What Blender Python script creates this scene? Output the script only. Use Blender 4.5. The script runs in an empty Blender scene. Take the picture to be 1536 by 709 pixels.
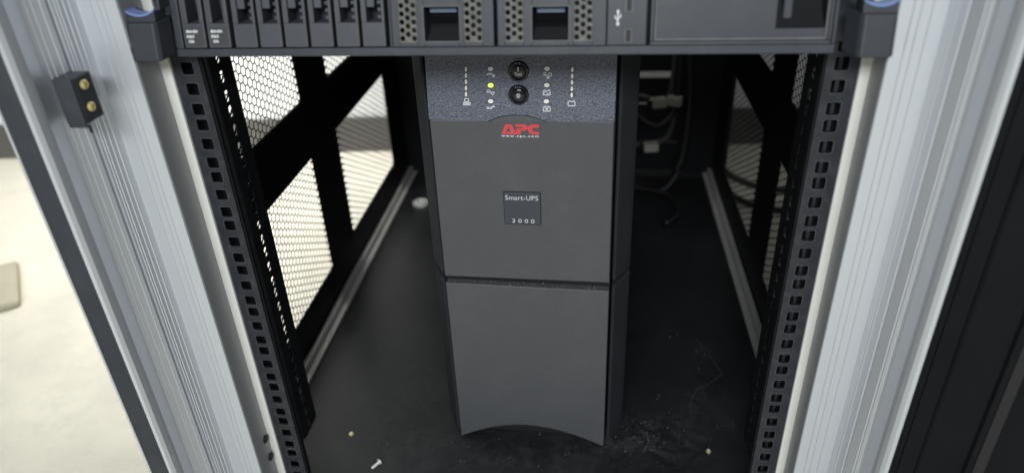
import bpy, bmesh, math, random
from mathutils import Vector, Matrix
random.seed(7)
S = 0.001                      # everything below is written in millimetres
sc = bpy.context.scene
COL = sc.collection

# ------------------------------------------------------------------ camera
cam = bpy.data.cameras.new('camera')
cam_o = bpy.data.objects.new('camera', cam); COL.objects.link(cam_o)
R3 = Matrix(((0.993821, -0.018548, 0.109436), (0.103862, 0.503183, -0.857916), (-0.039153, 0.863981, 0.502)))
cam_o.matrix_world = Matrix.Translation((0.067044, -0.492249, 0.148607)) @ R3.to_4x4()
cam.lens = 25.06; cam.sensor_width = 36; cam.clip_start = 0.01; cam.clip_end = 100
cam.dof.use_dof = True; cam.dof.focus_distance = 0.64; cam.dof.aperture_fstop = 3.7; cam.dof.aperture_blades = 0
sc.camera = cam_o

# ------------------------------------------------------------------ world and lamps
w = bpy.data.worlds.new('World'); sc.world = w; w.use_nodes = True
bg = w.node_tree.nodes['Background']; bg.inputs[0].default_value = (0.86, 0.93, 1.0, 1); bg.inputs[1].default_value = 0.30
def area(name, loc, target, sx, sy, power, col):
    l = bpy.data.lights.new(name, 'AREA'); l.shape = 'RECTANGLE'; l.size = sx; l.size_y = sy; l.energy = power; l.color = col
    o = bpy.data.objects.new(name, l); COL.objects.link(o); o.location = loc
    o.rotation_euler = (Vector(target) - Vector(loc)).to_track_quat('-Z', 'Y').to_euler()
    return o
area('ceiling_lamp_left', (-0.70, 0.35, 1.9), (-0.62, 0.42, -0.5), 1.0, 0.5, 13, (1.0, 0.985, 0.94))
lw = area('wall_fill_light', (-0.36, 0.5, 1.7), (-0.42, 1.12, -0.4), 0.5, 0.3, 17, (0.98, 0.985, 0.97)); lw.data.spread = math.radians(60)  # unseen fill light, added to brighten the wall and floor behind the left mesh
area('front_fill_light', (-0.05, -2.4, 1.3), (0.0, 0.0, -0.1), 1.4, 0.6, 72, (0.89, 0.945, 1.0))  # added soft fill, below ceiling height so it reaches in under the server
sc.view_settings.view_transform = 'Standard'; sc.view_settings.look = 'None'
sc.view_settings.exposure = 0.0; sc.view_settings.gamma = 1

# ------------------------------------------------------------------ materials
def mat(name, col, rough=0.5, metal=0.0, noise=0.0, nscale=60, bump=0.0, bscale=900, spec=0.5, emit=None, coat=0.0,
        dust=0.0, dscale=14, dcol=(0.30, 0.29, 0.27), stretch=None):
    m = bpy.data.materials.new(name); m.use_nodes = True
    nt = m.node_tree; b = nt.nodes['Principled BSDF']
    b.inputs['Base Color'].default_value = (*col, 1); b.inputs['Roughness'].default_value = rough
    b.inputs['Metallic'].default_value = metal; b.inputs['Specular IOR Level'].default_value = spec
    b.inputs['Coat Weight'].default_value = coat
    tc = nt.nodes.new('ShaderNodeTexCoord'); co = tc.outputs['Object']
    if stretch:
        mp = nt.nodes.new('ShaderNodeMapping'); mp.inputs['Scale'].default_value = stretch
        nt.links.new(co, mp.inputs[0]); co = mp.outputs[0]
    src = None
    if noise:
        n = nt.nodes.new('ShaderNodeTexNoise'); n.inputs['Scale'].default_value = nscale; n.inputs['Detail'].default_value = 5
        nt.links.new(co, n.inputs['Vector'])
        r = nt.nodes.new('ShaderNodeMapRange'); r.inputs[1].default_value = 0.3; r.inputs[2].default_value = 0.7
        r.inputs[3].default_value = 1 - noise; r.inputs[4].default_value = 1 + noise
        nt.links.new(n.outputs[0], r.inputs[0])
        mx = nt.nodes.new('ShaderNodeMix'); mx.data_type = 'RGBA'; mx.blend_type = 'MULTIPLY'; mx.inputs[0].default_value = 1
        mx.inputs[6].default_value = (*col, 1); nt.links.new(r.outputs[0], mx.inputs[7])
        src = mx.outputs[2]
    if dust:
        n2 = nt.nodes.new('ShaderNodeTexNoise'); n2.inputs['Scale'].default_value = dscale; n2.inputs['Detail'].default_value = 12
        n2.inputs['Roughness'].default_value = 0.75
        nt.links.new(co, n2.inputs['Vector'])
        r2 = nt.nodes.new('ShaderNodeMapRange'); r2.inputs[1].default_value = 0.48; r2.inputs[2].default_value = 0.78
        r2.inputs[3].default_value = 0; r2.inputs[4].default_value = dust
        nt.links.new(n2.outputs[0], r2.inputs[0])
        m2 = nt.nodes.new('ShaderNodeMix'); m2.data_type = 'RGBA'
        nt.links.new(r2.outputs[0], m2.inputs[0])
        if src: nt.links.new(src, m2.inputs[6])
        else: m2.inputs[6].default_value = (*col, 1)
        m2.inputs[7].default_value = (*dcol, 1); src = m2.outputs[2]
    if src: nt.links.new(src, b.inputs['Base Color'])
    if bump:
        n3 = nt.nodes.new('ShaderNodeTexNoise'); n3.inputs['Scale'].default_value = bscale; n3.inputs['Detail'].default_value = 3
        nt.links.new(co, n3.inputs['Vector'])
        bp = nt.nodes.new('ShaderNodeBump'); bp.inputs['Strength'].default_value = bump; bp.inputs['Distance'].default_value = 0.0006
        nt.links.new(n3.outputs[0], bp.inputs['Height']); nt.links.new(bp.outputs[0], b.inputs['Normal'])
    if emit:
        b.inputs['Emission Color'].default_value = (*emit[0], 1); b.inputs['Emission Strength'].default_value = emit[1]
    return m
M = dict(
    alu=mat('brushed_aluminium', (0.70, 0.725, 0.76), 0.38, 0.7, 0.012, 60, stretch=(6, 6, 0.008)),
    alu_dull=mat('dull_aluminium', (0.45, 0.44, 0.41), 0.4, 0.2, 0.10, 20, dust=0.2, dscale=9, dcol=(0.35, 0.35, 0.33)),
    black=mat('black_powder_coat', (0.009, 0.0095, 0.011), 0.5, 0, 0.2, 50, 0.12, 1500, spec=0.25),
    rail=mat('slate_powder_coat', (0.019, 0.021, 0.026), 0.42, 0, 0.18, 60, 0.15, 1500, dust=0.14, dscale=70),
    base=mat('dusty_black_steel', (0.012, 0.0125, 0.0135), 0.42, 0, 0.25, 12, 0.15, 1200, dust=0.16, dscale=9, dcol=(0.085, 0.085, 0.085)),
    plastic=mat('charcoal_plastic', (0.070, 0.0715, 0.0745), 0.46, 0, 0.22, 1100, 0.5, 1300, dust=0.5, dscale=11, dcol=(0.105, 0.105, 0.106)),
    plastic_side=mat('dark_side_plastic', (0.024, 0.026, 0.029), 0.7, 0, 0.1, 20, 0.3, 1600, spec=0.15),
    speckle=mat('pebbled_plastic', (0.095, 0.103, 0.130), 0.36, 0, 0.75, 900, 1.0, 750),
    server=mat('server_grey_steel', (0.026, 0.0295, 0.036), 0.45, 0, 0.08, 40, 0.1, 900, dust=0.12, dscale=40, dcol=(0.14, 0.14, 0.14)),
    carrier=mat('carrier_plastic', (0.046, 0.048, 0.056), 0.45, 0, 0.08, 60, 0.1, 900, dust=0.12, dscale=50, dcol=(0.16, 0.15, 0.15)),
    grime=mat('dusty_grille', (0.12, 0.115, 0.095), 0.65, 0, 0.3, 200),
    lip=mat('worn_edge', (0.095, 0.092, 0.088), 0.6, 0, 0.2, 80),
    gloss=mat('gloss_black', (0.005, 0.005, 0.006), 0.12, spec=0.6),
    dark=mat('deep_black', (0.006, 0.006, 0.007), 0.6),
    rubber=mat('black_rubber', (0.027, 0.030, 0.037), 0.6, 0, 0.1, 30, dust=0.08),
    brass=mat('brass', (0.85, 0.68, 0.30), 0.3, 0.6, 0.15, 300),
    steel=mat('zinc_steel', (0.85, 0.82, 0.76), 0.35, 0.5, 0.1, 300),
    white=mat('white_print', (0.72, 0.72, 0.72), 0.5),
    greyprint=mat('grey_print', (0.60, 0.61, 0.63), 0.5),
    red=mat('red_print', (0.62, 0.055, 0.06), 0.45),
    rim=mat('worn_rim_highlight', (0.075, 0.08, 0.088), 0.45, 0, 0.4, 90),  # edge highlight on worn rims, painted as a paler colour
    alu_reflection=mat('painted_dark_reflection', (0.34, 0.345, 0.355), 0.5, 0.2, 0.03, 60, stretch=(1, 1, 0.05), dust=0.3, dscale=30, dcol=(0.28,0.285,0.295)),  # reflection of the dark interior put into the colour
    strip=mat('pale_cover_strip', (0.76, 0.75, 0.68), 0.4, 0, 0.03, 20),
    led=mat('pale_led_lens', (0.80, 0.78, 0.70), 0.3),
    green=mat('lit_led', (0.7, 0.9, 0.1), 0.3, emit=((0.58, 1.0, 0.10), 1.5)),
    blue=mat('blue_plastic', (0.17, 0.24, 0.47), 0.35),
    badge=mat('badge_plastic', (0.040, 0.046, 0.055), 0.35),
    cable=mat('cable_sheath', (0.012, 0.012, 0.013), 0.45),
    greycable=mat('grey_cable_sheath', (0.07, 0.07, 0.068), 0.5),
    beige=mat('beige_plastic', (0.52, 0.50, 0.42), 0.5, 0, 0.1, 30),
    cream=mat('white_plastic', (0.42, 0.42, 0.39), 0.4),
    door=mat('door_black', (0.006, 0.0065, 0.008), 0.55, 0, 0.15, 20, spec=0.12),
    doorlip=mat('door_seal', (0.010, 0.0095, 0.0095), 0.6),
    floor=mat('pale_terrazzo', (0.58, 0.545, 0.45), 0.5, 0, 0.10, 9, dust=0.7, dscale=40, dcol=(0.45, 0.43, 0.37)),
    wall=mat('white_wall_paint', (0.80, 0.80, 0.77), 0.7, 0, 0.02, 3),
    skirt=mat('grey_skirting', (0.095, 0.09, 0.083), 0.5, 0, 0.08, 8),
)

def drift(m):
    nt = m.node_tree; b = nt.nodes['Principled BSDF']; src = b.inputs['Base Color'].links[0].from_socket
    tc = nt.nodes.new('ShaderNodeTexCoord'); col = src
    for cx, cy, rx, ry, k in ((0.125,0.088,0.050,0.030,0.85),(0.0,0.035,0.16,0.05,0.28),(0.205,0.10,0.06,0.10,0.22),(-0.13,0.10,0.07,0.08,0.14),(-0.17,0.35,0.10,0.30,0.10)):
        mp = nt.nodes.new('ShaderNodeMapping'); mp.inputs['Scale'].default_value = (1/rx,1/ry,0); mp.inputs['Location'].default_value = (-cx/rx,-cy/ry,0)
        nt.links.new(tc.outputs['Object'], mp.inputs[0])
        ln = nt.nodes.new('ShaderNodeVectorMath'); ln.operation = 'LENGTH'; nt.links.new(mp.outputs[0], ln.inputs[0])
        fo = nt.nodes.new('ShaderNodeMapRange'); fo.interpolation_type = 'SMOOTHSTEP'
        for i,v in enumerate((0.0,1.6,k,0.0)): fo.inputs[i+1].default_value = v
        nt.links.new(ln.outputs['Value'], fo.inputs[0])
        n = nt.nodes.new('ShaderNodeTexNoise'); n.inputs['Scale'].default_value = 38; n.inputs['Detail'].default_value = 12; n.inputs['Roughness'].default_value = 0.8
        n.inputs['Distortion'].default_value = 1.2
        nt.links.new(tc.outputs['Object'], n.inputs['Vector'])
        r = nt.nodes.new('ShaderNodeMapRange'); r.inputs[1].default_value = 0.46; r.inputs[2].default_value = 0.74; nt.links.new(n.outputs[0], r.inputs[0])
        mu = nt.nodes.new('ShaderNodeMath'); mu.operation = 'MULTIPLY'; nt.links.new(fo.outputs[0], mu.inputs[0]); nt.links.new(r.outputs[0], mu.inputs[1])
        mx = nt.nodes.new('ShaderNodeMix'); mx.data_type = 'RGBA'; nt.links.new(mu.outputs[0], mx.inputs[0]); nt.links.new(col, mx.inputs[6]); mx.inputs[7].default_value = (0.13,0.13,0.125,1)
        col = mx.outputs[2]
    nt.links.new(col, b.inputs['Base Color'])
drift(M['base'])
# ------------------------------------------------------------------ builders
def mm(p): return (p[0]*S, p[1]*S, p[2]*S)
class MB:
    def __init__(s): s.v = []; s.f = []
    def poly(s, pts, faces):
        n = len(s.v); s.v += [mm(p) for p in pts]; s.f += [tuple(i+n for i in f) for f in faces]; return s
    def box(s, x0, x1, y0, y1, z0, z1):
        return s.poly([(x0,y0,z0),(x1,y0,z0),(x1,y1,z0),(x0,y1,z0),(x0,y0,z1),(x1,y0,z1),(x1,y1,z1),(x0,y1,z1)],
                      [(3,2,1,0),(4,5,6,7),(0,1,5,4),(1,2,6,5),(2,3,7,6),(3,0,4,7)])
    def prism(s, pts, f0, f1):
        """pts: 2-D outline; f0/f1 map a 2-D point to the two end caps"""
        n = len(pts)
        return s.poly([f0(p) for p in pts]+[f1(p) for p in pts],
                      [tuple(range(n-1,-1,-1)), tuple(range(n,2*n))]+[(i,(i+1)%n,(i+1)%n+n,i+n) for i in range(n)])
    def vprism(s, pts, z0, z1): return s.prism(pts, lambda p:(p[0],p[1],z0), lambda p:(p[0],p[1],z1))
    def yprism(s, pts, y0, y1, sh=lambda z:0): return s.prism(pts, lambda p:(p[0],y0+sh(p[1]),p[1]), lambda p:(p[0],y1+sh(p[1]),p[1]))
    def xprism(s, pts, x0, x1): return s.prism(pts, lambda p:(x0,p[0],p[1]), lambda p:(x1,p[0],p[1]))
    def cyl(s, c, axis, r, h, n=24, r2=None):
        ax = {'x':(1,2,0),'y':(0,2,1),'z':(0,1,2)}[axis]; r2 = r if r2 is None else r2
        pts = []
        for k,(rr,hh) in enumerate(((r,0),(r2,h))):
            for i in range(n):
                a = 2*math.pi*i/n; q = [0,0,0]; q[ax[0]] = c[ax[0]]+rr*math.cos(a); q[ax[1]] = c[ax[1]]+rr*math.sin(a); q[ax[2]] = c[ax[2]]+hh; pts.append(q)
        return s.poly(pts, [tuple(range(n)), tuple(range(2*n-1,n-1,-1))]+[(i,i+n,(i+1)%n+n,(i+1)%n) for i in range(n)])
    def lathe(s, c, axis, prof, n=28):
        ax = {'x':(1,2,0),'y':(0,2,1),'z':(0,1,2)}[axis]; pts = []; fs = []
        for rr,hh in prof:
            for i in range(n):
                a = 2*math.pi*i/n; q = [0,0,0]; q[ax[0]] = c[ax[0]]+rr*math.cos(a); q[ax[1]] = c[ax[1]]+rr*math.sin(a); q[ax[2]] = c[ax[2]]+hh; pts.append(q)
        for k in range(len(prof)-1):
            for i in range(n): fs.append((k*n+i, k*n+(i+1)%n, (k+1)*n+(i+1)%n, (k+1)*n+i))
        fs.append(tuple(range(n-1,-1,-1))); fs.append(tuple(range((len(prof)-1)*n, len(prof)*n)))
        return s.poly(pts, fs)
    def tube(s, pts, r, n=10):
        P = [Vector(p) for p in pts]; rings = []
        for i,p in enumerate(P):
            t = (P[min(i+1,len(P)-1)]-P[max(i-1,0)]).normalized()
            a = t.cross(Vector((0.31,0.2,0.93))).normalized(); b = t.cross(a)
            rings.append([p+r*(a*math.cos(2*math.pi*k/n)+b*math.sin(2*math.pi*k/n)) for k in range(n)])
        pp = [tuple(q) for g in rings for q in g]; fs = []
        for i in range(len(P)-1):
            for k in range(n): fs.append((i*n+k, i*n+(k+1)%n, (i+1)*n+(k+1)%n, (i+1)*n+k))
        fs.append(tuple(range(n))); fs.append(tuple(range((len(P)-1)*n, len(P)*n)))
        return s.poly(pp, fs)
    def holeplate(s, cell, hole, f):
        """flat cell (u0,u1,v0,v1) with a polygon hole of 4k points counted from the lower left corner"""
        u0,u1,v0,v1 = cell; n = len(hole)//4
        pts = [f(q) for q in ((u0,v0),(u1,v0),(u1,v1),(u0,v1))]+[f(q) for q in hole]; fs = []
        for k in range(4):
            for j in range(n-1): fs.append((k, 4+k*n+j+1, 4+k*n+j)[::-1])
            k2 = (k+1)%4; fs.append((k, k2, 4+k2*n, 4+k*n+n-1))
        return s.poly(pts, fs)
    def build(s, name, m, parent=None, bevel=0, solid=0, smooth=False, merge=False, loc=None):
        me = bpy.data.meshes.new(name); me.from_pydata(s.v, [], s.f); me.update()
        bm = bmesh.new(); bm.from_mesh(me)
        if merge: bmesh.ops.remove_doubles(bm, verts=bm.verts, dist=2e-6)
        bmesh.ops.recalc_face_normals(bm, faces=bm.faces); bm.to_mesh(me); bm.free()
        if smooth:
            for p in me.polygons: p.use_smooth = True
        me.materials.append(m)
        o = bpy.data.objects.new(name, me); COL.objects.link(o)
        if parent: o.parent = parent
        if loc: o.location = mm(loc)
        if solid:
            md = o.modifiers.new('Solidify', 'SOLIDIFY'); md.thickness = abs(solid)*S; md.offset = 0
        if bevel:
            md = o.modifiers.new('Bevel', 'BEVEL'); md.width = bevel*S; md.segments = 2; md.limit_method = 'ANGLE'; md.angle_limit = math.radians(40)
        return o
def rrect(u0, u1, v0, v1, r, n=4):
    out = []
    for k,(cu,cv) in enumerate(((u0+r,v0+r),(u1-r,v0+r),(u1-r,v1-r),(u0+r,v1-r))):
        for j in range(n):
            a = math.pi+k*math.pi/2+j*(math.pi/2)/(n-1); out.append((cu+r*math.cos(a), cv+r*math.sin(a)))
    return out
def empty(name, label, cat, loc=(0,0,0), rz=0, group=None):
    o = bpy.data.objects.new(name, None); COL.objects.link(o); o.location = mm(loc); o.rotation_euler = (0,0,rz)
    o.empty_display_size = 0.05
    return tag(o, label, cat, group)
def tag(o, label=None, cat=None, group=None, kind=None):
    if label: o['label'] = label
    if cat: o['category'] = cat
    if group: o['group'] = group
    if kind: o['kind'] = kind
    return o
def copy_obj(o, parent, loc=None):
    c = o.copy(); COL.objects.link(c); c.parent = parent
    if loc is not None: c.location = mm(loc)
    return c
def text(name, body, size, m, parent, loc, f, ext=0.12, width=10, spacing=1.0, shear=0.0, bold=0.0, center=False):
    """lettering turned into a mesh; f maps the flat text plane into the parent's space"""
    cu = bpy.data.curves.new(name, 'FONT'); cu.body = body; cu.size = size; cu.space_character = spacing; cu.shear = shear
    cu.extrude = ext; cu.offset = bold; cu.resolution_u = 3
    if center: cu.align_x = 'CENTER'
    o = bpy.data.objects.new(name, cu); COL.objects.link(o)
    dg = bpy.context.evaluated_depsgraph_get(); me = bpy.data.meshes.new_from_object(o.evaluated_get(dg))
    bpy.data.objects.remove(o)
    xs = [v.co.x for v in me.vertices]; sx = width/(max(xs)-min(xs))
    for v in me.vertices:
        x, y, z = v.co; v.co = mm(f(loc[0]+x*sx, loc[1]+y, z))
    me.name = name; me.materials.clear(); me.materials.append(m)
    t = bpy.data.objects.new(name, me); COL.objects.link(t); t.parent = parent
    return t

# ------------------------------------------------------------------ the room
FZ = -510
fl = MB().poly([(-6000,-6000,FZ),(6000,-6000,FZ),(6000,3000,FZ),(-6000,3000,FZ)], [(0,1,2,3)]).build('floor', M['floor']); tag(fl, kind='structure')
def wallpt(x, off): a = 0.062; return (x, 1057+a*x+off)
a0, a1 = wallpt(-6000,0), wallpt(6000,0); b0, b1 = wallpt(-6000,120), wallpt(6000,120)
wl = MB().vprism([a0,a1,b1,b0], FZ-20, 2300).build('wall', M['wall']); tag(wl, kind='structure')
s0, s1 = wallpt(-6000,-12), wallpt(6000,-12); s2, s3 = wallpt(6000,-1), wallpt(-6000,-1)
sk = MB().vprism([s0,s1,s2,s3], FZ-5, FZ+84).build('skirting_board', M['skirt'], bevel=2); tag(sk, kind='structure')
# box at the left edge
bx = MB().vprism([(-955,492),(-862,374),(-1100,190),(-1190,310)],FZ,FZ+16).build('floor_box', mat('box_card', (0.36,0.33,0.24), 0.7, 0, 0.1, 10), bevel=6)
tag(bx, 'low olive grey box lying on the pale room floor outside the left side', 'box')

# ------------------------------------------------------------------ the cabinet
BZ = -443; TOP = 1480
cab = empty('server_cabinet', 'large open equipment cabinet with silver posts, black rails and mesh side panels', 'cabinet', (0,0,0))
plate = MB(); plate.box(-288,288,4,764,BZ-4,BZ); plate.box(-246,246,-30,4,BZ-34,BZ-0.5); plate.box(-288,288,764,800,BZ-60,BZ-1)
plate.build('base_plate', M['base'], cab)
MB().box(-300,300,-30,800,TOP,TOP+20).build('roof', M['black'], cab, bevel=2)
MB().box(-286,286,-24,790,-506,-500).build('bottom_pan', M['black'], cab)
# scratches on the base plate
rs = random.Random(3)
sm = MB()
def strokes(mb, path, wd, z):
    for (xa,ya),(xb,yb) in zip(path, path[1:]):
        d = Vector((xb-xa, yb-ya)); n = Vector((-d.y, d.x)).normalized()*wd/2
        mb.poly([(xa-n.x,ya-n.y,z),(xb-n.x,yb-n.y,z),(xb+n.x,yb+n.y,z),(xa+n.x,ya+n.y,z)], [(0,1,2,3)])
strokes(sm, [(-150,150),(-118,108),(-99,87)], 0.5, BZ+0.15); strokes(sm, [(-122,120),(-104,100)], 0.35, BZ+0.15)
arc = [(206,262),(216,240),(224,215),(230,196),(214,180),(197,168),(188,150),(184,128)]
strokes(sm, arc, 1.1, BZ+0.15)
strokes(sm, [(196,128),(212,122),(228,108),(238,88),(242,66)], 0.5, BZ+0.15)
strokes(sm, [(126,106),(148,116),(172,124),(180,140)], 0.5, BZ+0.15); strokes(sm, [(168,128),(170,100),(166,76)], 0.5, BZ+0.15)
for k in range(14):
    x, y, a, l = rs.uniform(-210,220), rs.uniform(30,120), rs.uniform(0,3.1), rs.uniform(4,16)
    strokes(sm, [(x,y),(x+l*math.cos(a),y+l*math.sin(a))], 0.3, BZ+0.15)
tag(sm.build('scratch_marks', mat('scratch', (0.045,0.045,0.047), 0.5), cab), kind='stuff')
dm = MB()
for k in range(80):
    x, y = rs.uniform(-235,240), 20+260*rs.random()**1.6; r = rs.uniform(0.25,0.75)
    dm.cyl((x,y,BZ), 'z', r, 0.4, 6, r*0.6)
for k in range(26):
    x, y = rs.gauss(128,22), rs.gauss(88,14); dm.cyl((x,y,BZ), 'z', rs.uniform(0.3,0.8), 0.4, 6)
tag(dm.build('dust_specks', mat('dust_speck', (0.20,0.19,0.18), 0.8), cab), kind='stuff')

def groove(pts, specs, w_=0.5, d=0.45):
    """insert narrow V grooves into a plan polyline at the given points"""
    out = []
    for i in range(len(pts)-1):
        (xa,ya),(xb,yb) = pts[i], pts[i+1]; L = math.hypot(xb-xa, yb-ya); ux,uy = (xb-xa)/L,(yb-ya)/L
        out.append((xa,ya))
        hits = []
        for (gx,gy) in specs:
            t = (gx-xa)*ux+(gy-ya)*uy; dist = abs((gx-xa)*uy-(gy-ya)*ux)
            if 1 < t < L-1 and dist < 1.2: hits.append(t)
        for t in sorted(hits):
            px, py = xa+ux*t, ya+uy*t
            sgn = 1 if GR_SIGN > 0 else -1
            nx, ny = uy*sgn*d, -ux*sgn*d
            out += [(px-ux*w_,py-uy*w_),(px+nx,py+ny),(px+ux*w_,py+uy*w_)]
    out.append(pts[-1]); return out
def post(side):
    global GR_SIGN
    if side < 0:
        face = [(-244,-0.5),(-244,-2),(-252.7,-2),(-250,-34),(-275.9,-37),(-281.5,-53.6),(-285.5,-54.4),(-282.5,-56.8),(-290.3,-70),(-286.5,-86),(-286.8,-89),(-287.6,-93),(-289.5,-95.6),(-292,-96)]
        lines = [(-258.5,-35),(-262.2,-35.4),(-267,-36),(-277.8,-42.1),(-279,-45.7),(-280.1,-49.3),(-280.7,-51.4),(-281.2,-52.9),(-282.8,-57.2),(-284.2,-59.5),(-286.8,-63.8),(-288.6,-66.9)]
        back = [(-292,-60),(-318,-60),(-318,30),(-296,30),(-296,12),(-244,12)]
        GR_SIGN = -1
    else:
        face = [(244,-0.5),(244,-2),(251.7,-2),(248.3,-34),(274.4,-37),(277.2,-54.2),(280.5,-55.2),(277.8,-56.8),(284.8,-70),(283.9,-86.4),(284.6,-89.5),(286,-93),(288,-95.4),(290.5,-96)]
        lines = [(256,-34.9),(260.2,-35.4),(266.1,-36),(275.1,-39.8),(275.6,-42.6),(276.2,-46.2),(278.2,-57.2),(281.7,-63.8),(282.7,-65.9),(283.4,-67.3)]
        back = [(290.5,-60),(318,-60),(318,30),(296,30),(296,12),(244,12)]
        GR_SIGN = 1
    g = groove(face, lines)
    # drop the two V points nearest the channel: a deeper shadow groove at the knee
    pb = MB().vprism(g+back, -508, TOP)
    o = pb.build('front_post', M['alu'], cab)
    b = MB(); x0, x1 = sorted((side*244.3, side*252.2))
    b.vprism([(x0,-2.2),(x0,-3.4),(x1,-3.4),(x1,-2.2)], -507, TOP-2); b.build('cover_strip', M['strip'], o)
    q = [(-252.1,-4.5),(-250.0,-32.6),(-249.6,-32.6),(-251.7,-4.5)] if side < 0 else [(251.1,-4.5),(248.4,-32.6),(248.0,-32.6),(250.7,-4.5)]
    MB().vprism(q, -507, TOP-3).build('inner_reflection', M['alu_reflection'], o)  # added strip, its darker colour stands in for the reflected black interior
    if side < 0:
        o['label'] = 'silver ribbed left front post with hinge block'
        MB().vprism([(-292.6,-61),(-292.6,-92),(-297,-92.5),(-297.3,-91.6),(-301.5,-92.2),(-301.8,-91.3),(-311,-92),(-311,-61)], -507, TOP-1).build('rubber_gasket', M['rubber'], o)
        MB().vprism([(-311.4,-60.5),(-311.4,-93),(-313.4,-93),(-313.4,-60.5)], -507.5, TOP-0.5).build('edge_trim', M['alu'], o)
        for z in (-371.5,-396): MB().cyl((-251.2,-10.5,z), 'x', 4.1, 1.6, 20).build('bolt_hole', M['dark'], o)
    else:
        o['label'] = 'silver ribbed right front post beside black door'
    return o
pl_, pr_ = post(-1), post(1)
for sx in (-1,1):
    MB().box(min(sx*240,sx*318),max(sx*240,sx*318),764,800,-508,TOP).build('rear_post', M['black'], cab, bevel=2)

# mounting rails
holes = []
z = 0.0
for u in range(-33, 10):
    for k in range(3): holes.append(-(u*44.45+k*15.875))
holes = sorted(h for h in holes if -436 < h < TOP-20)
def rail(side):
    fx = lambda q: (side*q[0], 0.0, q[1])
    b = MB(); zs = [BZ+1]+[(a+c)/2 for a,c in zip(holes, holes[1:])]+[TOP]
    for i,h in enumerate(holes):
        b.holeplate((222.5,243.3,zs[i],zs[i+1]), rrect(232.5-4.75,232.5+4.75,h-4.75,h+4.75,1.5), fx)
    o = b.build('mounting_rail', M['rail'], cab, solid=2.2, merge=True)
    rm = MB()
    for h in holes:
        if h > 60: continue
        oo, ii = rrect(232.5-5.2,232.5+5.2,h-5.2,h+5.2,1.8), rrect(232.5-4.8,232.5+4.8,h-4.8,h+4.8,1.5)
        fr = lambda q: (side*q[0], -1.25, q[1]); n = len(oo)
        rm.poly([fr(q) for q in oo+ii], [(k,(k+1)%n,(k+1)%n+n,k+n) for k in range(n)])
    tag(rm.build('hole_rims', M['rim'], o), kind='stuff')  # pale rings paint the highlight along the worn hole edges
    # return edge, then the channel with its rolled front corner and the slotted flange
    r = MB(); r.box(*sorted((side*221.4,side*223.2)),1.2,4.5,BZ+1,TOP); r.build('rail_return', M['black'], o)
    ch = MB(); n = 6
    pr = [(side*252,14),(side*229,14)]+[(side*(229-4*math.sin(a)),18-4*math.cos(a)) for a in [k*math.pi/2/n for k in range(1,n+1)]]
    for (xa,ya),(xb,yb) in zip(pr,pr[1:]):
        ch.poly([(xa,ya,-397),(xb,yb,-397),(xb,yb,TOP),(xa,ya,TOP)],[(0,1,2,3)])
    fy = lambda q: (side*225, q[0], q[1])
    zz = [-397.0]+[(a+c)/2 for a,c in zip(holes, holes[1:]) if (a+c)/2 > -397]+[TOP]
    hh = [h for h in holes if h > -397]
    hh = hh[:len(zz)-1]
    ch.poly([fy((18,-397)),fy((25,-397)),fy((25,TOP)),fy((18,TOP))],[(0,1,2,3)])
    ch.poly([fy((37,-397)),fy((50.5,-397)),fy((50.5,TOP)),fy((37,TOP))],[(0,1,2,3)])
    zprev = -397.0
    for i,h in enumerate(hh):
        z1 = (h+hh[i+1])/2 if i+1 < len(hh) else TOP
        ch.holeplate((25,37,zprev,z1), rrect(27.6,34.4,h-5.4,h+4.4,1.8), fy); zprev = z1
    ch.poly([(side*252,14,BZ+1),(side*226,14,BZ+1),(side*226,14,-397.5),(side*252,14,-397.5)],[(0,1,2,3)])
    # bottom lip of the channel
    ch.poly([(side*225,18,-397),(side*225,50.5,-397),(side*236,50.5,-397),(side*236,18,-397)],[(0,1,2,3)])
    ch.build('slotted_flange', M['black'], o, solid=1.4, merge=True)
    rc = MB(); rc.tube([(side*226.6,15.6,-396),(side*226.6,15.6,TOP-4)],1.9,12); rc.build('rolled_corner', M['rail'], o, smooth=True)
    lp = MB(); lp.tube([(side*224.4,17,-395.5),(side*224.4,19,-397.6),(side*224.4,49,-398),(side*224.6,50.5,-396)],0.7,8); lp.build('flange_lip', M['rail'], o)
    # tie strip seen through the square holes and small locking teeth behind the slots
    if side > 0:
        ts = MB(); ts.tube([(233.4,4.6,BZ+2),(233.4,4.6,TOP-2)],1.7,8); ts.build('tie_rod', M['carrier'], o, smooth=True)
    th = MB()
    for h in hh:
        th.poly([(side*226.4,29.0,h-5.5),(side*226.4,35.5,h-0.5),(side*226.4,35.5,h-2.5),(side*226.4,31,h-6)],[(0,1,2,3)])
    th.build('slot_teeth', M['black'], o, solid=0.6)
    o['label'] = 'black square-hole rail on the %s' % ('left' if side < 0 else 'right')
rail(-1); rail(1)

# side panels: solid sheet with rectangular openings, hexagonal mesh behind every opening
P = 10.0; CW = P*math.sqrt(3)/2
def hexmesh(nc, nr):
    b = MB()
    R = P/math.sqrt(3); r = R-0.78
    for i in range(-1, nc+1):
        for j in range(-1, nr+1):
            cy = (i+0.5)*CW; cz = (j+0.5)*P+(P/2 if i % 2 else 0)
            solid = i < 0 or j < 0 or i == nc or j == nr
            o_ = [(0, cy+R*math.cos(k*math.pi/3), cz+R*math.sin(k*math.pi/3)) for k in range(6)]
            if solid: b.poly(o_, [tuple(range(6))])
            else:
                re = r if 0 < i < nc-1 else R-1.7
                q = [(0, cy+(r if re == r else R-1.0)*math.cos(k*math.pi/3), cz+re*math.sin(k*math.pi/3)) for k in range(6)]
                b.poly(o_+q, [(k,(k+1)%6,(k+1)%6+6,k+6) for k in range(6)])
    return b
NC, NR = 29, 18
protos = {}
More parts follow.
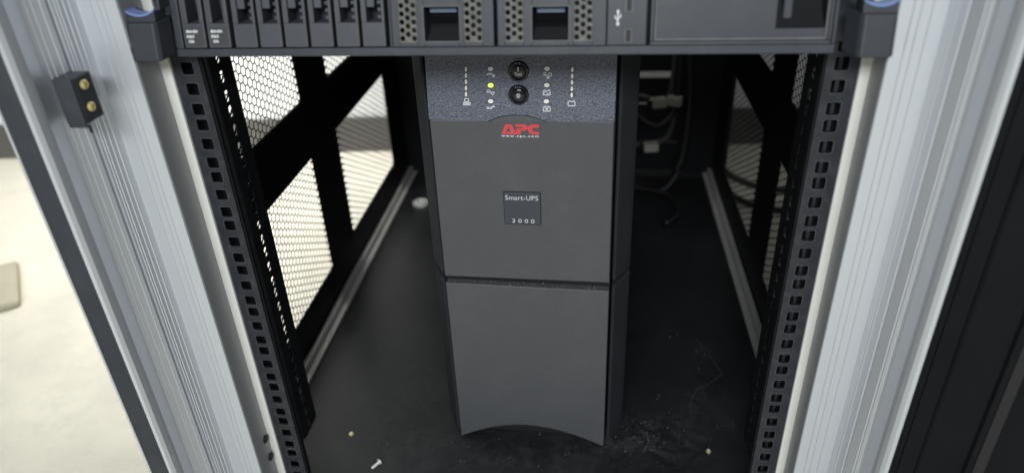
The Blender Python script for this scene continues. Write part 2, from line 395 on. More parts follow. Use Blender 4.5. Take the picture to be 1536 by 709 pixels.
for side in (-1,1):
    b = MB(); fy = lambda q: (side*293.0, q[0], q[1])
    ys = [-3, 364, 764]; w0 = [(66, 322),(414, 670)]
    zc = [(-420+k*242, -178+k*242, -382+k*242, -216+k*242) for k in range(8)]
    for c,(y0,y1) in enumerate(zip(ys, ys[1:])):
        for (z0,z1,za,zb) in zc:
            z0_ = -500 if z0 == -420 else z0
            b.holeplate((y0,y1,z0_,min(z1,TOP)), [(w0[c][0],za),(w0[c][1],za),(w0[c][1],min(zb,TOP-8)),(w0[c][0],min(zb,TOP-8))], fy)
    sp = b.build('side_panel', M['black'], cab, solid=1.4, merge=True)
    sp['label'] = 'black %s side panel with mesh windows' % ('left' if side < 0 else 'right')
    pm = None
    for c in range(2):
        for (z0,z1,za,zb) in zc:
            y0 = w0[c][0]+0.5*(w0[c][1]-w0[c][0]-NC*CW); zz0 = za+0.5*(zb-za-NR*P)
            if pm is None:
                pm = hexmesh(NC, NR).build('perforated_mesh', M['black'], sp, solid=0.3, merge=True, loc=(side*291.4, y0, zz0))
            else: copy_obj(pm, sp, (side*291.4, y0, zz0))
# silver bottom rails along both sides of the base
for side in (-1,1):
    b = MB().xprism([(14,BZ),(762,BZ),(762,BZ+14),(14,BZ+14)], *sorted((side*283,side*290.6)))
    b.xprism([(14,BZ),(762,BZ),(762,BZ+5),(14,BZ+5)], *sorted((side*275,side*283)))
    b.build('bottom_rail', M['alu_dull'], cab, bevel=1)
# rear door, a dark sheet with its openings low on the right
rd = MB()
rd.box(-238,120,786,790,-500,TOP-4); rd.box(228,238,786,790,-500,TOP-4)
zz_ = [-500,-388,-384,-312,-308,-262,-250,TOP-4]
for a_,b_ in zip(zz_[::2], zz_[1::2]): rd.box(120,228,786,790,a_,b_)
rd.build('rear_door', M['black'], cab)
# front door swung open to the right
dx, dy = 0.96, -0.28; nx, ny = 0.28, 0.96
def dpt(t, n): return (291.5+dx*t+nx*n, -93+dy*t+ny*n)
pro = [(-1,0),(2.5,0),(3,1.2),(5.5,1.2),(6,0),(16,0),(17,-1.4),(19,0),(44,0),(45.5,-3),(49,-3.2),(50,-1.5),(56,-1.2),(57,8),(560,8),(562,-2),(590,-2),(590,24),(-1,24)]
dr = MB().vprism([dpt(*q) for q in pro], -490, TOP-10).build('front_door', M['door'], cab)
dr['label'] = 'black door folded open at the right'
MB().vprism([dpt(*q) for q in ((49.5,-3.4),(56,-3.2),(56,-1.6),(49.5,-1.7))], -489, TOP-12).build('door_seal', M['doorlip'], dr)
# hinge block with two brass screws on the left post
hb = MB(); hb.box(-283.5,-268,-75,-56.5,-15,16)
cb = hb.build('catch_block', M['rubber'], cab, bevel=1.2)
cb['label'] = 'small black block with two brass screws on left post'
MB().box(-281,-268.4,-77,-75,-17,16.5).build('block_flange', M['rubber'], cb, bevel=0.6)
for (y,z) in ((-66,9.5),(-66.5,-5.5)):
    s_ = MB().lathe((-268,y,z), 'x', [(4.6,0),(4.6,0.3),(4.2,0.35)], 24).build('screw_recess', M['dark'], cb)
    s2 = MB().lathe((-268,y-1.2,z+0.4), 'x', [(3.3,0.3),(3.2,1.6),(2.4,2.3),(1.0,2.6),(0.95,1.6)], 24).build('screw', M['brass'], cb)
MB().cyl((-268.5,-74,-21), 'z', 0.9, 5, 10).build('block_pin', M['dark'], cb)

# ------------------------------------------------------------------ the power supply unit
ups = empty('uninterruptible_power_supply', 'tall charcoal battery backup tower with red logo standing on the cabinet floor', 'power supply', (6.4,72,BZ), math.radians(-2))
MB().box(-97.5,97.5,46,546,7,429).build('body', M['black'], ups, bevel=1.5)
MB().box(-88,88,14,60,1.0,10).build('foot_base', M['dark'], ups); MB().box(-80,80,440,540,0,8).build('foot_base', M['dark'], ups)
MB().box(-79.5,79.5,9,50,24,424).build('inner_frame', M['dark'], ups)
def arch(u0, u1, zb, h, n=24): return [(u0+(u1-u0)*k/n, zb+h*math.sin(math.pi*k/n)**0.85 if 0 < k < n else zb) for k in range(n+1)]
lo = arch(-79,79,0,24)
lo = [(u, 24*(1-(abs(u-(-4))/(83 if u>-4 else 75))**1.9)) for u,_ in lo]
lob = MB().yprism(lo+[(79,205.2),(-79,206.2)], 0, 9).build('lower_bezel', M['plastic'], ups, bevel=0.9)
upb = MB().yprism([(-79,214.2),(79,214.6),(78.4,374.5),(-78.4,374)], 0, 9).build('upper_bezel', M['plastic'], ups, bevel=0.9)
lean = lambda z_: 0.1*(z_-374)
cp_out = [(-78.6,374.6),(-27.5,373.6)]
cp_out += [(-27.5+50.6*k/16, 373.4+6.2*(1-((k-8)/8)**2)) for k in range(1,16)]
cp_out += [(23.1,373.9),(78.6,375)]
cpn = MB().yprism(cp_out+[(78.9,428),(76,433),(-75,433),(-78.3,428)], -0.9, 8, lean).build('control_panel', M['speckle'], ups)
tri = MB()                                                # smooth crescent under the arc, flush with the bezel
cres = [(-27.5,373.0)]+[(-27.5+50.6*k/16, 373.1+6.0*(1-((k-8)/8)**2)) for k in range(1,16)]+[(23.1,373.6)]
tri.yprism(cres, -0.35, 6, lean); tri.build('bezel_crescent', M['plastic'], ups)
def FP(off): return lambda u, v_, w_: (u, lean(v_)-0.95-off-w_, v_)    # control panel plane
def FB(off): return lambda u, v_, w_: (u, -off-w_, v_)                  # lower plane of the upper bezel
arcs = MB()
pa = [(-27.5+50.6*k/24, 373.4+6.2*(1-((k-12)/12)**2)) for k in range(25)]
for (ua,za),(ub,zb) in zip(pa,pa[1:]): arcs.poly([FP(0.12)(ua,za-0.42,0),FP(0.12)(ub,zb-0.42,0),FP(0.12)(ub,zb+0.28,0),FP(0.12)(ua,za+0.28,0)],[(0,1,2,3)])
arcs.build('arc_groove', M['dark'], cpn)
for side in (-1,1):
    for (z0,z1) in ((0.8,205.5),(211.5,429)):
        pts = [(side*81.4,10),(side*84,8.6),(side*96.2,30),(side*98.4,35),(side*98.4,75),(side*81.4,75)]
        MB().vprism(pts, z0, z1).build('side_trim', M['plastic_side'], ups, bevel=1.4)
# lamps, icons and buttons
def oval(mb, u, v_, a, b, th, plane, n=16):
    pts = [(u+a*math.cos(2*math.pi*k/n), v_+b*math.sin(2*math.pi*k/n)) for k in range(n)]
    mb.prism(pts, lambda q: plane(q[0],q[1],0), lambda q: plane(q[0],q[1],th)); return mb
for k in range(5):
    for u in (-44.0-0.25*k*1.0, 43.5-0.08*k):
        v_ = 417.2-5.15*k
        rim = oval(MB(), u, v_, 1.6, 2.65, 0.10, FP(0.0)).build('level_light_rim', M['dark'], cpn)
        oval(MB(), u, v_, 1.05, 2.05, 0.35, FP(0.11)).build('level_light', M['led'], cpn)
for k,(u,v_,m_) in enumerate(((-23.4,417.5,'led'),(-23.8,404.1,'green'),(-24.3,390.9,'led'),(23.1,417.9,'led'),(22.8,404.6,'led'),(22.4,391.3,'led'))):
    oval(MB(), u, v_, 2.85, 2.25, 0.10, FP(0.0), 20).build('indicator_rim', M['dark'], cpn)
    o = oval(MB(), u, v_, 2.3, 1.7, 0.4, FP(0.11), 20).build('indicator_light', M[m_], cpn)
    if m_ == 'green': o['label'] = 'lit yellow green indicator light'
def line(mb, pts, wd, plane, th=0.08):
    for (ua,va),(ub,vb) in zip(pts,pts[1:]):
        d = Vector((ub-ua,vb-va)); d.normalize(); n = Vector((-d.y,d.x))*wd/2; e = d*wd*0.3
        q = [(ua-n.x-e.x,va-n.y-e.y),(ub-n.x+e.x,vb-n.y+e.y),(ub+n.x+e.x,vb+n.y+e.y),(ua+n.x-e.x,va+n.y-e.y)]
        mb.prism(q, lambda p: plane(p[0],p[1],0), lambda p: plane(p[0],p[1],th))
W = 0.62; PL = FP(0.02)
def icon(paths, u, v_, s=1.0):
    b = MB()
    for pth in paths: line(b, [(u+x*s, v_+y*s) for x,y in pth], W, PL)
    b.build('symbol', M['white'], cpn)
circ = lambda cx,cy,r,n=12: [(cx+r*math.cos(2*math.pi*k/n), cy+r*math.sin(2*math.pi*k/n)) for k in range(n+1)]
icon([[(-1.7,0.4),(1.5,0.4),(1.5,3.2),(-1.7,3.2),(-1.7,0.4)],[(-3.0,-2.0),(2.8,-2.0),(2.8,0),(-3.0,0),(-3.0,-2.0)],[(-2,-1),(1.8,-1)]], -44.7, 389.6)
icon([[(-3,0.2),(-2.2,1.2),(-1,1.5),(1,1.5),(2.3,0.2),(3.0,-1.2)],[(-3,0.2),(-3.4,0.2)],[(1.4,-0.6),(3.0,-1.2),(3.2,0.4)],[(-1.6,0.6),(0.4,0.6)]], -23.6, 412.2)
icon([[(-3.3,0)]+[(-3.3+6.6*k/16, 2.1*math.sin(2*math.pi*k/16)) for k in range(1,17)],[(-3.3,0),(3.3,0)]], -24.1, 398.4)
icon([[(-3.3,0.3),(-1,0.3)],[(-3.3,-0.8),(0.6,-0.8)],[(-0.6,-0.9),(1.2,0.9),(3.3,0.9)],[(0.2,-0.9),(2.6,1.9)]], -24.5, 385.4)
icon([circ(-2.2,1.6,1.0),circ(2.1,0.9,1.35),[(-1.4,0.9),(0.4,-1.2),(1.1,0.0)],[(-0.6,-2.0),(0.4,-1.0),(1.5,-2.0),(-0.6,-2.0)],[(-2.6,0.2),(-1.6,0.2)]], 23.3, 412.1)
bat = [[(-2.8,-1.9),(2.8,-1.9),(2.8,1.6),(-2.8,1.6),(-2.8,-1.9)],[(-2.2,1.6),(-2.2,2.2),(-1.2,2.2),(-1.2,1.6)],[(2.2,1.6),(2.2,2.2),(1.2,2.2),(1.2,1.6)]]
icon(bat+[[(-2.1+4.2*k/12, -0.15+1.1*math.sin(2*math.pi*k/12)) for k in range(13)]], 22.7, 398.3)
icon(bat+[[(-0.9,-1.0),(0.9,0.8)],[(-0.9,0.8),(0.9,-1.0)]], 22.7, 384.8)
icon(bat, 43.1, 389.5)
# round push buttons
def button(u, v_, top):
    y0 = lean(v_)-0.95
    prof = [(8.6,1.0),(8.6,-0.6),(7.9,-1.5),(6.9,-1.7),(5.7,-0.9),(5.5,-0.2),(5.3,-0.2),(5.2,-1.3),(4.4,-1.8),(0.01,-1.9)]
    o = MB().lathe((u,y0,v_), 'y', prof, 36).build('push_button', M['gloss'], cpn, smooth=True)
    o.modifiers.new('Edges','EDGE_SPLIT').split_angle = math.radians(35)
    tb = MB()
    for dx_ in ((-2.0,-0.2,1.6) if not top else (-1.8,1.2)):
        tb.box(u+dx_-0.5,u+dx_+0.5,y0-1.9,y0-0.6,v_+6.2,v_+8.0)
    tb.build('button_notch', M['plastic'], cpn)
    return y0
yb = button(-0.4,415.4,True); y0b = yb
PB = lambda yy: (lambda u, v_, w_: (u, yy-2.02-w_, v_))
b1 = MB(); line(b1, [(-0.4,416.4),(-0.4,419.4)], 0.75, PB(yb)); b1.build('button_mark', M['white'], cpn)
text('button_lettering', 'Test', 3.4, M['white'], cpn, (-0.3,412.6), PB(yb), 0.03, 6.2, 1.0, 0, 0.0, True)
yb = button(-0.7,396.2,False)
b2 = MB(); line(b2, [(-0.7+1.0*math.cos(2*math.pi*k/20), 396.2+1.4*math.sin(2*math.pi*k/20)) for k in range(21)], 1.1, PB(yb)); b2.build('button_mark', M['white'], cpn)
MB().lathe((-0.7,yb,396.2), 'y', [(2.5,-1.9),(2.4,-1.98),(0.01,-1.98)], 24).build('button_dot', M['badge'], cpn)
bt = MB(); bt.box(-4.2,3.4,lean(428)-1.4,lean(428)+2,423.8,426.0); bt.build('button_bridge', M['gloss'], cpn, bevel=0.4)
# logo: three joined letters drawn as outlines, on the smooth bezel
def Z(y): return 371.0-9.0*y          # y runs 0 (top) to 1 (bottom)
def U(x): return -16.6+32.4*x         # x runs 0..1
lg = MB(); PG = FB(0.02)
def blob(pts, hole=None):
    q = [(U(x),Z(y)) for x,y in pts]; lg.prism(q, lambda p: PG(p[0],p[1],0), lambda p: PG(p[0],p[1],0.1))
blob([(0.0,1.0),(0.115,0.02),(0.15,0.0),(0.20,0.0),(0.20,0.28),(0.165,0.45),(0.135,0.78),(0.125,1.0)])          # A left stroke
blob([(0.20,0.0),(0.255,0.0),(0.285,0.06),(0.40,1.0),(0.145,1.0),(0.135,0.76),(0.26,0.76),(0.20,0.28)])          # A right stroke and bar
blob([(0.375,0.0),(0.60,0.0),(0.655,0.05),(0.70,0.15),(0.70,0.40),(0.66,0.54),(0.60,0.62),(0.52,0.62),(0.52,0.45),(0.56,0.42),(0.575,0.33),(0.56,0.26),(0.395,0.26)])  # P bowl
blob([(0.395,0.43),(0.525,0.42),(0.515,0.98),(0.50,1.0),(0.40,1.0),(0.385,0.85)])                                # P stem
cc = []
for k in range(13):
    a = math.radians(75+210*k/12); cc.append((0.835+0.135*math.cos(a)*1.05, 0.5-0.5*math.sin(a)))
ci = []
for k in range(13):
    a = math.radians(285-210*k/12); ci.append((0.865+0.075*math.cos(a), 0.5-0.20*math.sin(a)))
def csh(xo0):
    pass
outer = [(0.99,0.0+0.04),(0.97,0.0),(0.82,0.0),(0.76,0.06),(0.715,0.2),(0.70,0.42),(0.705,0.6),(0.735,0.8),(0.79,0.96),(0.86,1.0),(0.985,1.0),(1.0,0.96)]
inner = [(0.995,0.72),(0.88,0.72),(0.835,0.64),(0.815,0.5),(0.83,0.38),(0.87,0.31),(1.0,0.31)]
for pg in ([(1.0,0.31),(0.995,0.04),(0.97,0.0),(0.82,0.0),(0.76,0.06),(0.83,0.38),(0.87,0.31)],
           [(0.76,0.06),(0.715,0.2),(0.70,0.42),(0.815,0.5),(0.83,0.38)],
           [(0.70,0.42),(0.705,0.6),(0.735,0.8),(0.835,0.64),(0.815,0.5)],
           [(0.735,0.8),(0.79,0.96),(0.86,1.0),(0.88,0.72),(0.835,0.64)],
           [(0.86,1.0),(0.985,1.0),(1.0,0.96),(0.995,0.72),(0.88,0.72)]): blob(pg)
lg.build('logo', M['red'], upb)
text('web_address', 'www.apc.com', 3.2, M['white'], upb, (-16.6,359.5), FB(0.02), 0.04, 32.0, 1.32, 0, 0.03)
# name badge
bd = MB().yprism(rrect(-17.6,16.2,274.6,307.6,1.6), -0.05, -0.9).build('badge_frame', M['dark'], upb)
bp_ = MB().yprism(rrect(-17.1,15.6,275.1,307.0,1.4), -0.3, -1.2).build('badge', M['badge'], upb, bevel=0.2)
text('badge_lettering', 'Smart-UPS', 6.6, M['greyprint'], upb, (-16.0,299.8), FB(1.22), 0.03, 29.6, 1.05, 0, 0.0)
text('badge_number', '3000', 5.8, M['greyprint'], upb, (-10.8,276.6), FB(1.22), 0.03, 20.4, 1.6, 0, 0.0)
sc_ = MB(); line(sc_, [(-3+18,88+10),(24,104)], 0.25, FB(0.01), 0.02); line(sc_, [(40,150),(43,153)], 0.3, FB(0.01), 0.02)
for k in range(26):
    u, v_ = rs.uniform(-74,74), rs.uniform(30,204); line(sc_, [(u,v_),(u+rs.uniform(-0.6,0.6),v_+rs.uniform(0.1,0.5))], 0.35, FB(0.01), 0.02)
tag(sc_.build('scuff_marks', mat('scuff', (0.12,0.12,0.12), 0.6), lob), kind='stuff')

ed = MB()
for k in range(70):
    u = rs.uniform(-76,76); ed.cyl((u, rs.uniform(0.8,8), 205.5+0.5*(79-u)/158), 'z', rs.uniform(0.2,0.6), 0.5, 6)
tag(ed.build('ledge_dust', bpy.data.materials['dust_speck'], lob), kind='stuff')
line_pts = MB()
for (u0,u1,z_) in ((-78.6,-30,205.9),(18,78.6,205.1)): line(line_pts, [(u0,z_),(u1,z_-0.1)], 0.35, FB(0.03), 0.02)
tag(line_pts.build('worn_edge', bpy.data.materials['scuff'], lob), kind='stuff')

# ------------------------------------------------------------------ the rack server
srv = empty('rack_server', 'wide grey rack server with drive bays across the top of the opening', 'server', (-4,-20,13), math.radians(-0.6))
SH = 0.2; lean2 = lambda z_: SH*z_
H = 87
MB().box(-222,222,20,700,0.5,H).build('chassis', M['server'], srv)
ff = MB().yprism([(-223.5,0.2),(223.5,-0.2),(223.5,5.6),(-223.5,5.6)], 0, 26, lean2)
ff.yprism([(-223.5,79),(223.5,79),(223.5,H),(-223.5,H)], 0, 26, lean2)
ff.yprism([(-223.5,5.6),(-217.5,5.6),(-217.5,79),(-223.5,79)], 0, 26, lean2)
ff.yprism([(-67.6,5.6),(-65.4,5.6),(-65.4,79),(-67.6,79)], 0.6, 26, lean2)
ff.yprism([(79,5.6),(105,5.6),(105,79),(79,79)], 0.3, 26, lean2)
ff.yprism([(220.8,5.6),(223.5,5.6),(223.5,79),(220.8,79)], 0, 26, lean2)
ff.build('front_frame', M['server'], srv, bevel=0.8)
MB().yprism([(-217,5.8),(105,5.8),(105,79),(-217,79)], 17, 22, lean2).build('bay_back', M['dark'], srv)
x0s = [-215.8,-197.6,-178.0,-159.8,-141.4,-123.0,-104.4,-86.0]
def ring(mb, o, i, y0, y1):
    """rectangular frame o=(u0,u1,z0,z1) round opening i"""
    mb.yprism([(o[0],o[2]),(o[1],o[2]),(o[1],i[2]),(o[0],i[2])], y0, y1, lean2)
    mb.yprism([(o[0],i[3]),(o[1],i[3]),(o[1],o[3]),(o[0],o[3])], y0, y1, lean2)
    mb.yprism([(o[0],i[2]),(i[0],i[2]),(i[0],i[3]),(o[0],i[3])], y0, y1, lean2)
    mb.yprism([(i[1],i[2]),(o[1],i[2]),(o[1],i[3]),(i[1],i[3])], y0, y1, lean2)
for k,x0 in enumerate(x0s):
    x1 = x0+16.1; c = MB()
    if k < 2:
        ring(c, (x0,x1,6.4,78), (x0+4.2,x1-3.4,22.5,66), -0.5, 14)
    else:
        ring(c, (x0,x1,6.4,78), (x0+3.6,x1-2.2,22.0,70), -0.5, 14)
        c.yprism([(x0+4.0,31.5),(x0+9.4,31.5),(x0+9.4,69),(x0+4.0,69)], 0.2, 12, lean2)
    dc = c.build('drive_carrier', M['carrier'], srv, bevel=0.45)
    dc['label'] = 'drive carrier with white printed label' if k < 2 else 'blank drive carrier with black window'
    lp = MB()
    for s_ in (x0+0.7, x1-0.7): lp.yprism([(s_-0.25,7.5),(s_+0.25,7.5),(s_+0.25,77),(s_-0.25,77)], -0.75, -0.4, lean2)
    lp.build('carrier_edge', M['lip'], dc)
    if k >= 2:
        g = MB()
        for j in range(8): g.yprism([(x1-5.6,23.6+j*4.6),(x1-2.6,23.6+j*4.6),(x1-2.6,25.6+j*4.6),(x1-5.6,25.6+j*4.6)], 4, 6, lean2)
        g.build('carrier_latch', mat('latch_grey',(0.05,0.055,0.07),0.4) if k == 2 else bpy.data.materials['latch_grey'], dc)
    else:
        lb = MB().yprism([(x0+1.6,8.0),(x1-1.2,8.0),(x1-1.2,20.6),(x0+1.6,20.6)], -0.62, -0.4, lean2).build('label_plate', mat('label_grey',(0.035,0.035,0.035),0.5) if k == 0 else bpy.data.materials['label_grey'], dc)
        t = MB()
        for row,(zr,ws) in enumerate(((16.6,(2.2,1.6,0.9,2.0,1.6)),(13.2,(1.5,2.4,1.2)),(9.9,(1.6,0.8,1.6)))):
            u = x0+(2.4 if row < 2 else 3.6)
            for wd in ws:
                for q in range(int(wd/0.55)):
                    hh_ = 1.5+0.3*((q*7+row) % 3); t.yprism([(u,zr),(u+0.42,zr),(u+0.42,zr+hh_),(u,zr+hh_)], -0.8, -0.6, lean2); u += 0.55
                t.yprism([(u-wd*0.9,zr+0.6),(u,zr+0.6),(u,zr+1.2),(u-wd*0.9,zr+1.2)], -0.8, -0.6, lean2)
                u += 0.45
        t.build('label_print', M['white'], dc)
# two perforated modules with recessed grips
def module(u0, u1, pk, cols):
    b = MB(); fx = lambda q: (q[0], lean2(q[1])-0.6, q[1])
    ca, cb_ = cols
    # hole columns: three staggered columns each side of the pocket
    def grille(c0):
        g = MB(); px, pz = 4.05, 5.2
        for i in range(3):
            cx = c0+i*px
            zs = [11.6+pz/2*(i % 2)+j*pz for j in range(12)]
            prev = 8.6
            for j,zz in enumerate(zs):
                nxt = zz+pz/2 if j < 11 else 76
                n = 16
                hole = [(cx+1.62*math.cos(math.radians(225+k*360/n)), zz+1.75*math.sin(math.radians(225+k*360/n))) for k in range(n)]
                g.holeplate((cx-px/2,cx+px/2,prev,nxt), hole, fx); prev = nxt
        return g
    g1, g2 = grille(ca), grille(cb_)
    xs = [u0, ca-4.05/2, ca+2.5*4.05, pk[0], pk[1], cb_-4.05/2, cb_+2.5*4.05, u1]
    def slab(a, b__, z0, z1): b.yprism([(a,z0),(b__,z0),(b__,z1),(a,z1)], -1.2, 10, lean2)
    slab(u0,xs[1],6.3,78); slab(xs[2],xs[3],6.3,78); slab(xs[4],xs[5],6.3,78); slab(xs[6],u1,6.3,78)
    slab(xs[1],xs[2],6.3,8.6); slab(xs[5],xs[6],6.3,8.6); slab(xs[1],xs[2],76,78); slab(xs[5],xs[6],76,78)
    slab(pk[0],pk[1],6.3,pk[2]); slab(pk[0],pk[1],pk[3],78)
    o = b.build('fan_module', M['server'], srv, bevel=0.3)
    g1.v += []; g1.build('hole_grille', M['grime'], o, solid=1.0, merge=True); g2.build('hole_grille', M['grime'], o, solid=1.0, merge=True)
    pb = MB()
    n = 8; prof = [(11*math.sin(math.pi/2*k/n)+0.5, pk[2]+(pk[3]-pk[2])*k/n) for k in range(n+1)]
    for (ya,za),(yb_,zb) in zip(prof,prof[1:]):
        pb.poly([(pk[0],ya+lean2(za),za),(pk[1],ya+lean2(za),za),(pk[1],yb_+lean2(zb),zb),(pk[0],yb_+lean2(zb),zb)],[(0,1,2,3)])
    pb.build('finger_pocket', M['gloss'], o, smooth=True)
    ld = MB(); ld.yprism([(pk[0]+2.5,pk[3]-5.2),(pk[1]-2.5,pk[3]-5.2),(pk[1]-2.5,pk[3]-1.5),(pk[0]+2.5,pk[3]-1.5)], 5.5, 9, lean2)
    ld.build('pocket_bar', mat('pocket_blue',(0.10,0.13,0.20),0.25) if 'pocket_blue' not in bpy.data.materials else bpy.data.materials['pocket_blue'], o, bevel=0.8)
    pe = MB(); ring(pe, (pk[0]-0.8,pk[1]+0.8,pk[2]-0.8,pk[3]+0.8), (pk[0],pk[1],pk[2],pk[3]), -1.5, -1.1); pe.build('pocket_edge', M['lip'], o)
module(-64.8, 4.6, (-42.6,-18.6,9.8,31.5), (-57.8,-13.2))
module(7.2, 78.6, (30.2,54.2,9.8,30.6), (14.2,59.6))
# service strip with sockets and a usb mark
for zz in (8.3, 27.0):
    pr_o = MB(); ring(pr_o, (90.4,95.8,zz-0.8,zz+8.2), (91.6,94.6,zz,zz+7.2), -0.5, 0.4); pr_o.build('usb_socket', M['lip'], srv)
    MB().yprism([(91.6,zz),(94.6,zz),(94.6,zz+7.2),(91.6,zz+7.2)], -0.1, 0.2, lean2).build('socket_hole', M['dark'], srv)
PS = lambda u, v_, w_: (u, lean2(v_)+0.25-w_, v_)
ub = MB(); line(ub, [(86.1,19.4),(86.1,26.6)], 0.8, PS, 0.1); oval(ub, 86.1, 19.2, 1.0, 1.1, 0.1, PS)
line(ub, [(86.1,21.2),(84.4,22.6),(84.4,24.2)], 0.6, PS, 0.1); line(ub, [(86.1,22.2),(87.8,23.4),(87.8,25)], 0.6, PS, 0.1)
ub.prism([(85.0,26.2),(87.2,26.2),(86.1,28.2)], lambda q: PS(q[0],q[1],0), lambda q: PS(q[0],q[1],0.12)); ub.build('usb_mark', M['white'], srv)
# blank front cover at the right with a glossy pull
cv = MB(); ring(cv, (107.0,220.2,5.9,78), (109.4,217.8,8.4,76), -1.2, 8)
cvo = cv.build('blank_cover', M['server'], srv, bevel=0.6)
ce = MB(); ring(ce, (109.6,217.6,8.6,75.8), (111.2,216.0,10.2,74.2), -0.6, 1.0); ce.build('cover_edge', M['lip'], cvo, bevel=0.3)
cf = MB(); cf.yprism([(111.2,10.2),(185.5,10.2),(185.5,74.2),(111.2,74.2)], 0.4, 4, lean2)
cf.yprism([(185.5,10.2),(216,10.2),(216,15.2),(185.5,15.2)], 0.4, 4, lean2); cf.build('cover_face', M['server'], cvo)
cg = MB(); n = 10
for k in range(n):
    za, zb = 15.2+59*k/n, 15.2+59*(k+1)/n; ya, yb2 = 0.5+9*math.sin(math.pi/2*min(1,k/5)), 0.5+9*math.sin(math.pi/2*min(1,(k+1)/5))
    cg.poly([(187.5,ya+lean2(za),za),(216,ya+lean2(za),za),(216,yb2+lean2(zb),zb),(187.5,yb2+lean2(zb),zb)],[(0,1,2,3)])
cg.yprism([(185.5,15.2),(187.5,15.2),(187.5,74.2),(185.5,74.2)], 0.4, 12, lean2)
cg.build('glossy_pull', M['gloss'], cvo)
MB().yprism([(190,18.5),(196,18),(196,70),(190,70)], 3.2, 6, lean2).build('pull_bar', M['server'], cvo, bevel=1)
# release latches at both ends
def latch(side):
    if side < 0: q = [(-247.5,-2),(-247,-16),(-244,-19.5),(-226,-19.5),(-224,-17),(-222.8,-2)]; z0 = 2.6; xm = (-246.5,-225.5)
    else: q = [(226.5,-2),(231.0,-17),(233,-19.5),(250.5,-19.5),(252.8,-16),(253,-2)]; z0 = 2.4; xm = (232.0,252.0)
    b = MB(); n = len(q)
    f = lambda z_: [(x,y+lean2(z_),z_) for x,y in q]
    b.poly(f(z0)+f(27.5),[tuple(range(n)),tuple(range(2*n-1,n-1,-1))]+[(i,i+n,(i+1)%n+n,(i+1)%n) for i in range(n)])
    o = b.build('release_latch', M['server'], srv, bevel=0.9)
    o['label'] = 'left grey release latch with blue edge' if side < 0 else 'right grey release latch with blue edge'
    # curved saddle and the blue edge
    m = MB(); k_ = 12; cx = (xm[0]+xm[1])/2; hw = (xm[1]-xm[0])/2
    top = [(cx-hw+2*hw*k/k_, 31.2+3.2*(((k-6)/6)**2)) for k in range(k_+1)]
    m.yprism([(xm[0],27.4)]+[(xm[1],27.4)]+top[::-1], -16.5, -2, lean2); m.build('latch_saddle', M['server'], o, bevel=0.3)
    s = MB(); s.yprism([(u,z_-0.1) for u,z_ in top]+[(u,z_+1.2) for u,z_ in top[::-1]], -17.2, -7, lean2); s.build('blue_edge', M['blue'], o, bevel=0.3)
    up = MB()
    if side < 0: up.yprism([(-226,34),(-223.6,34),(-223.6,80),(-226,80)], -12, 2, lean2); up.yprism([(-243,44),(-226,44),(-226,80),(-243,80)], -6, 2, lean2)
    else: up.yprism([(226,34),(229,34),(229,80),(226,80)], -12, 2, lean2); up.yprism([(229,44),(246,44),(246,80),(229,80)], -6, 2, lean2)
    up.build('latch_plate', M['server'], o, bevel=0.5)
latch(-1); latch(1)
for side in (-1,1):
    MB().box(min(side*222,side*244),max(side*222,side*244),17.2,18.8,3,H).build('rack_ear', M['server'], srv)

# ------------------------------------------------------------------ small loose things
t = empty('machine_screw', 'silver pan head screw lying on the black floor near the front left', 'screw', (-154,29,BZ), math.radians(236))
hd = MB().lathe((0,0,3.6), 'x', [(0.01,-1.2),(2.4,-0.9),(3.5,0),(3.5,0.6)], 20).build('screw_head', M['steel'], t, smooth=True)
shp = []
for k in range(40): shp.append((1.45+0.22*(k % 2), 0.5+k*0.25))
MB().lathe((0,0,3.2), 'x', [(1.6,0.4)]+shp+[(1.2,10.8)], 14).build('screw_shank', M['steel'], t)
def nut(name, lab, x, y, r):
    e = empty(name, lab, 'nut', (x,y,BZ), r, 'brass hardware dropped on the cabinet floor')
    MB().lathe((0,0,0), 'z', [(2.7,0),(2.9,0.5),(2.7,1.6),(1.4,1.7),(1.3,0.8)], 6).build('nut_body', M['brass'], e)
    MB().cyl((0.4,0.2,1.6), 'z', 1.25, 1.5, 14, 1.0).build('nut_collar', M['steel'], e)
nut('brass_nut', 'small brass nut on the black floor behind the silver screw', -198, 69, 0.3)
nut('brass_nut', 'small brass nut on the dusty floor to the right of the tower', 197, 70, 1.0)
wc = MB().lathe((-238,624,BZ), 'z', [(13,0),(15,1.5),(15,7),(12,9),(6,9),(5,6)], 32).build('plastic_cap', M['cream'], smooth=True)
tag(wc, 'round white plastic cap on the cabinet floor behind the tower', 'cap')

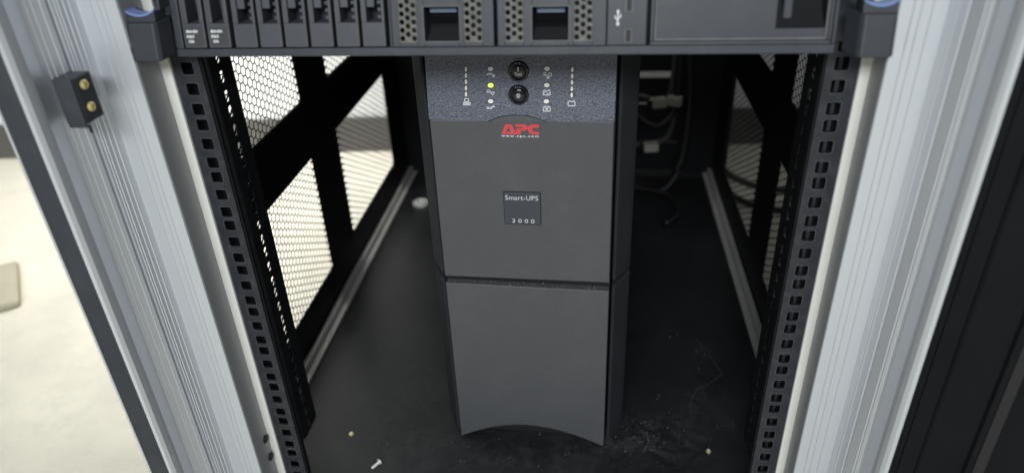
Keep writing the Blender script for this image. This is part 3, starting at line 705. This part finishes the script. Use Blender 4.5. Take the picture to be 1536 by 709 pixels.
# ------------------------------------------------------------------ cabling behind the tower
def plug(x, z, lab, rz):
    e = empty('power_plug', lab, 'plug', (x,716,z), rz, 'pale plugs hanging behind the tower')
    MB().box(-13,13,-9,9,-8,8).build('plug_body', M['beige'], e, bevel=2.5)
    MB().box(-20,-13,-5,5,-4.5,4.5).build('strain_relief', M['dark'], e, bevel=1.5)
plug(180,-283,'pale beige plug hanging just below the bright bar behind the tower',0.3)
plug(208,-280,'pale beige plug farther right and nearer the dark rear post',-0.4)
plug(172,-366,'pale beige plug hanging lowest among the cables behind the tower',0.1)
def cable(lab, pts, r, m_, group='cables hanging behind the tower'):
    # smooth path through the points
    P_ = [Vector(p) for p in pts]; out = []
    for i in range(len(P_)-1):
        a, b, c, d = P_[max(i-1,0)], P_[i], P_[i+1], P_[min(i+2,len(P_)-1)]
        for k in range(8):
            t_ = k/8; out.append(0.5*((2*b)+(c-a)*t_+(2*a-5*b+4*c-d)*t_*t_+(3*b-a-3*c+d)*t_**3))
    out.append(P_[-1]); o = MB().tube([tuple(q) for q in out], r).build('cable', m_, smooth=True)
    return tag(o, lab, 'cable', group)
cable('thick black cable hanging down beside the rear right post', [(222,720,100),(224,716,-150),(232,712,-280),(226,700,-380),(200,690,-437),(150,700,-438)], 7, M['cable'])
cable('black cable looping behind the upper half of the tower', [(120,726,-262),(140,716,-300),(178,708,-322),(206,716,-300),(214,726,-240),(216,730,-100)], 6, M['cable'])
cable('grey cable crossing behind the power tower', [(110,740,-290),(150,728,-276),(178,722,-285),(196,726,-278),(204,730,-240),(206,735,-60)], 5, M['greycable'])
cable('grey cable sagging lowest behind the power tower', [(108,742,-352),(150,730,-368),(185,726,-362),(208,728,-330),(214,733,-200),(216,735,-60)], 6, M['greycable'])
cable('black cable lying along the floor behind the tower', [(110,700,-436),(160,690,-437),(205,660,-437),(215,600,-437),(190,560,-437)], 5, M['cable'])
cable('dark cable curving across the floor outside the right mesh panel', [(340,1000,-504),(352,900,-504),(420,830,-504),(520,850,-504),(640,960,-504)], 6, M['cable'], 'cables outside the right panel')
cable('second dark cable curving outside the right mesh panel', [(330,900,-504),(350,790,-504),(430,740,-504),(560,790,-504),(700,900,-504)], 6, M['cable'], 'cables outside the right panel')
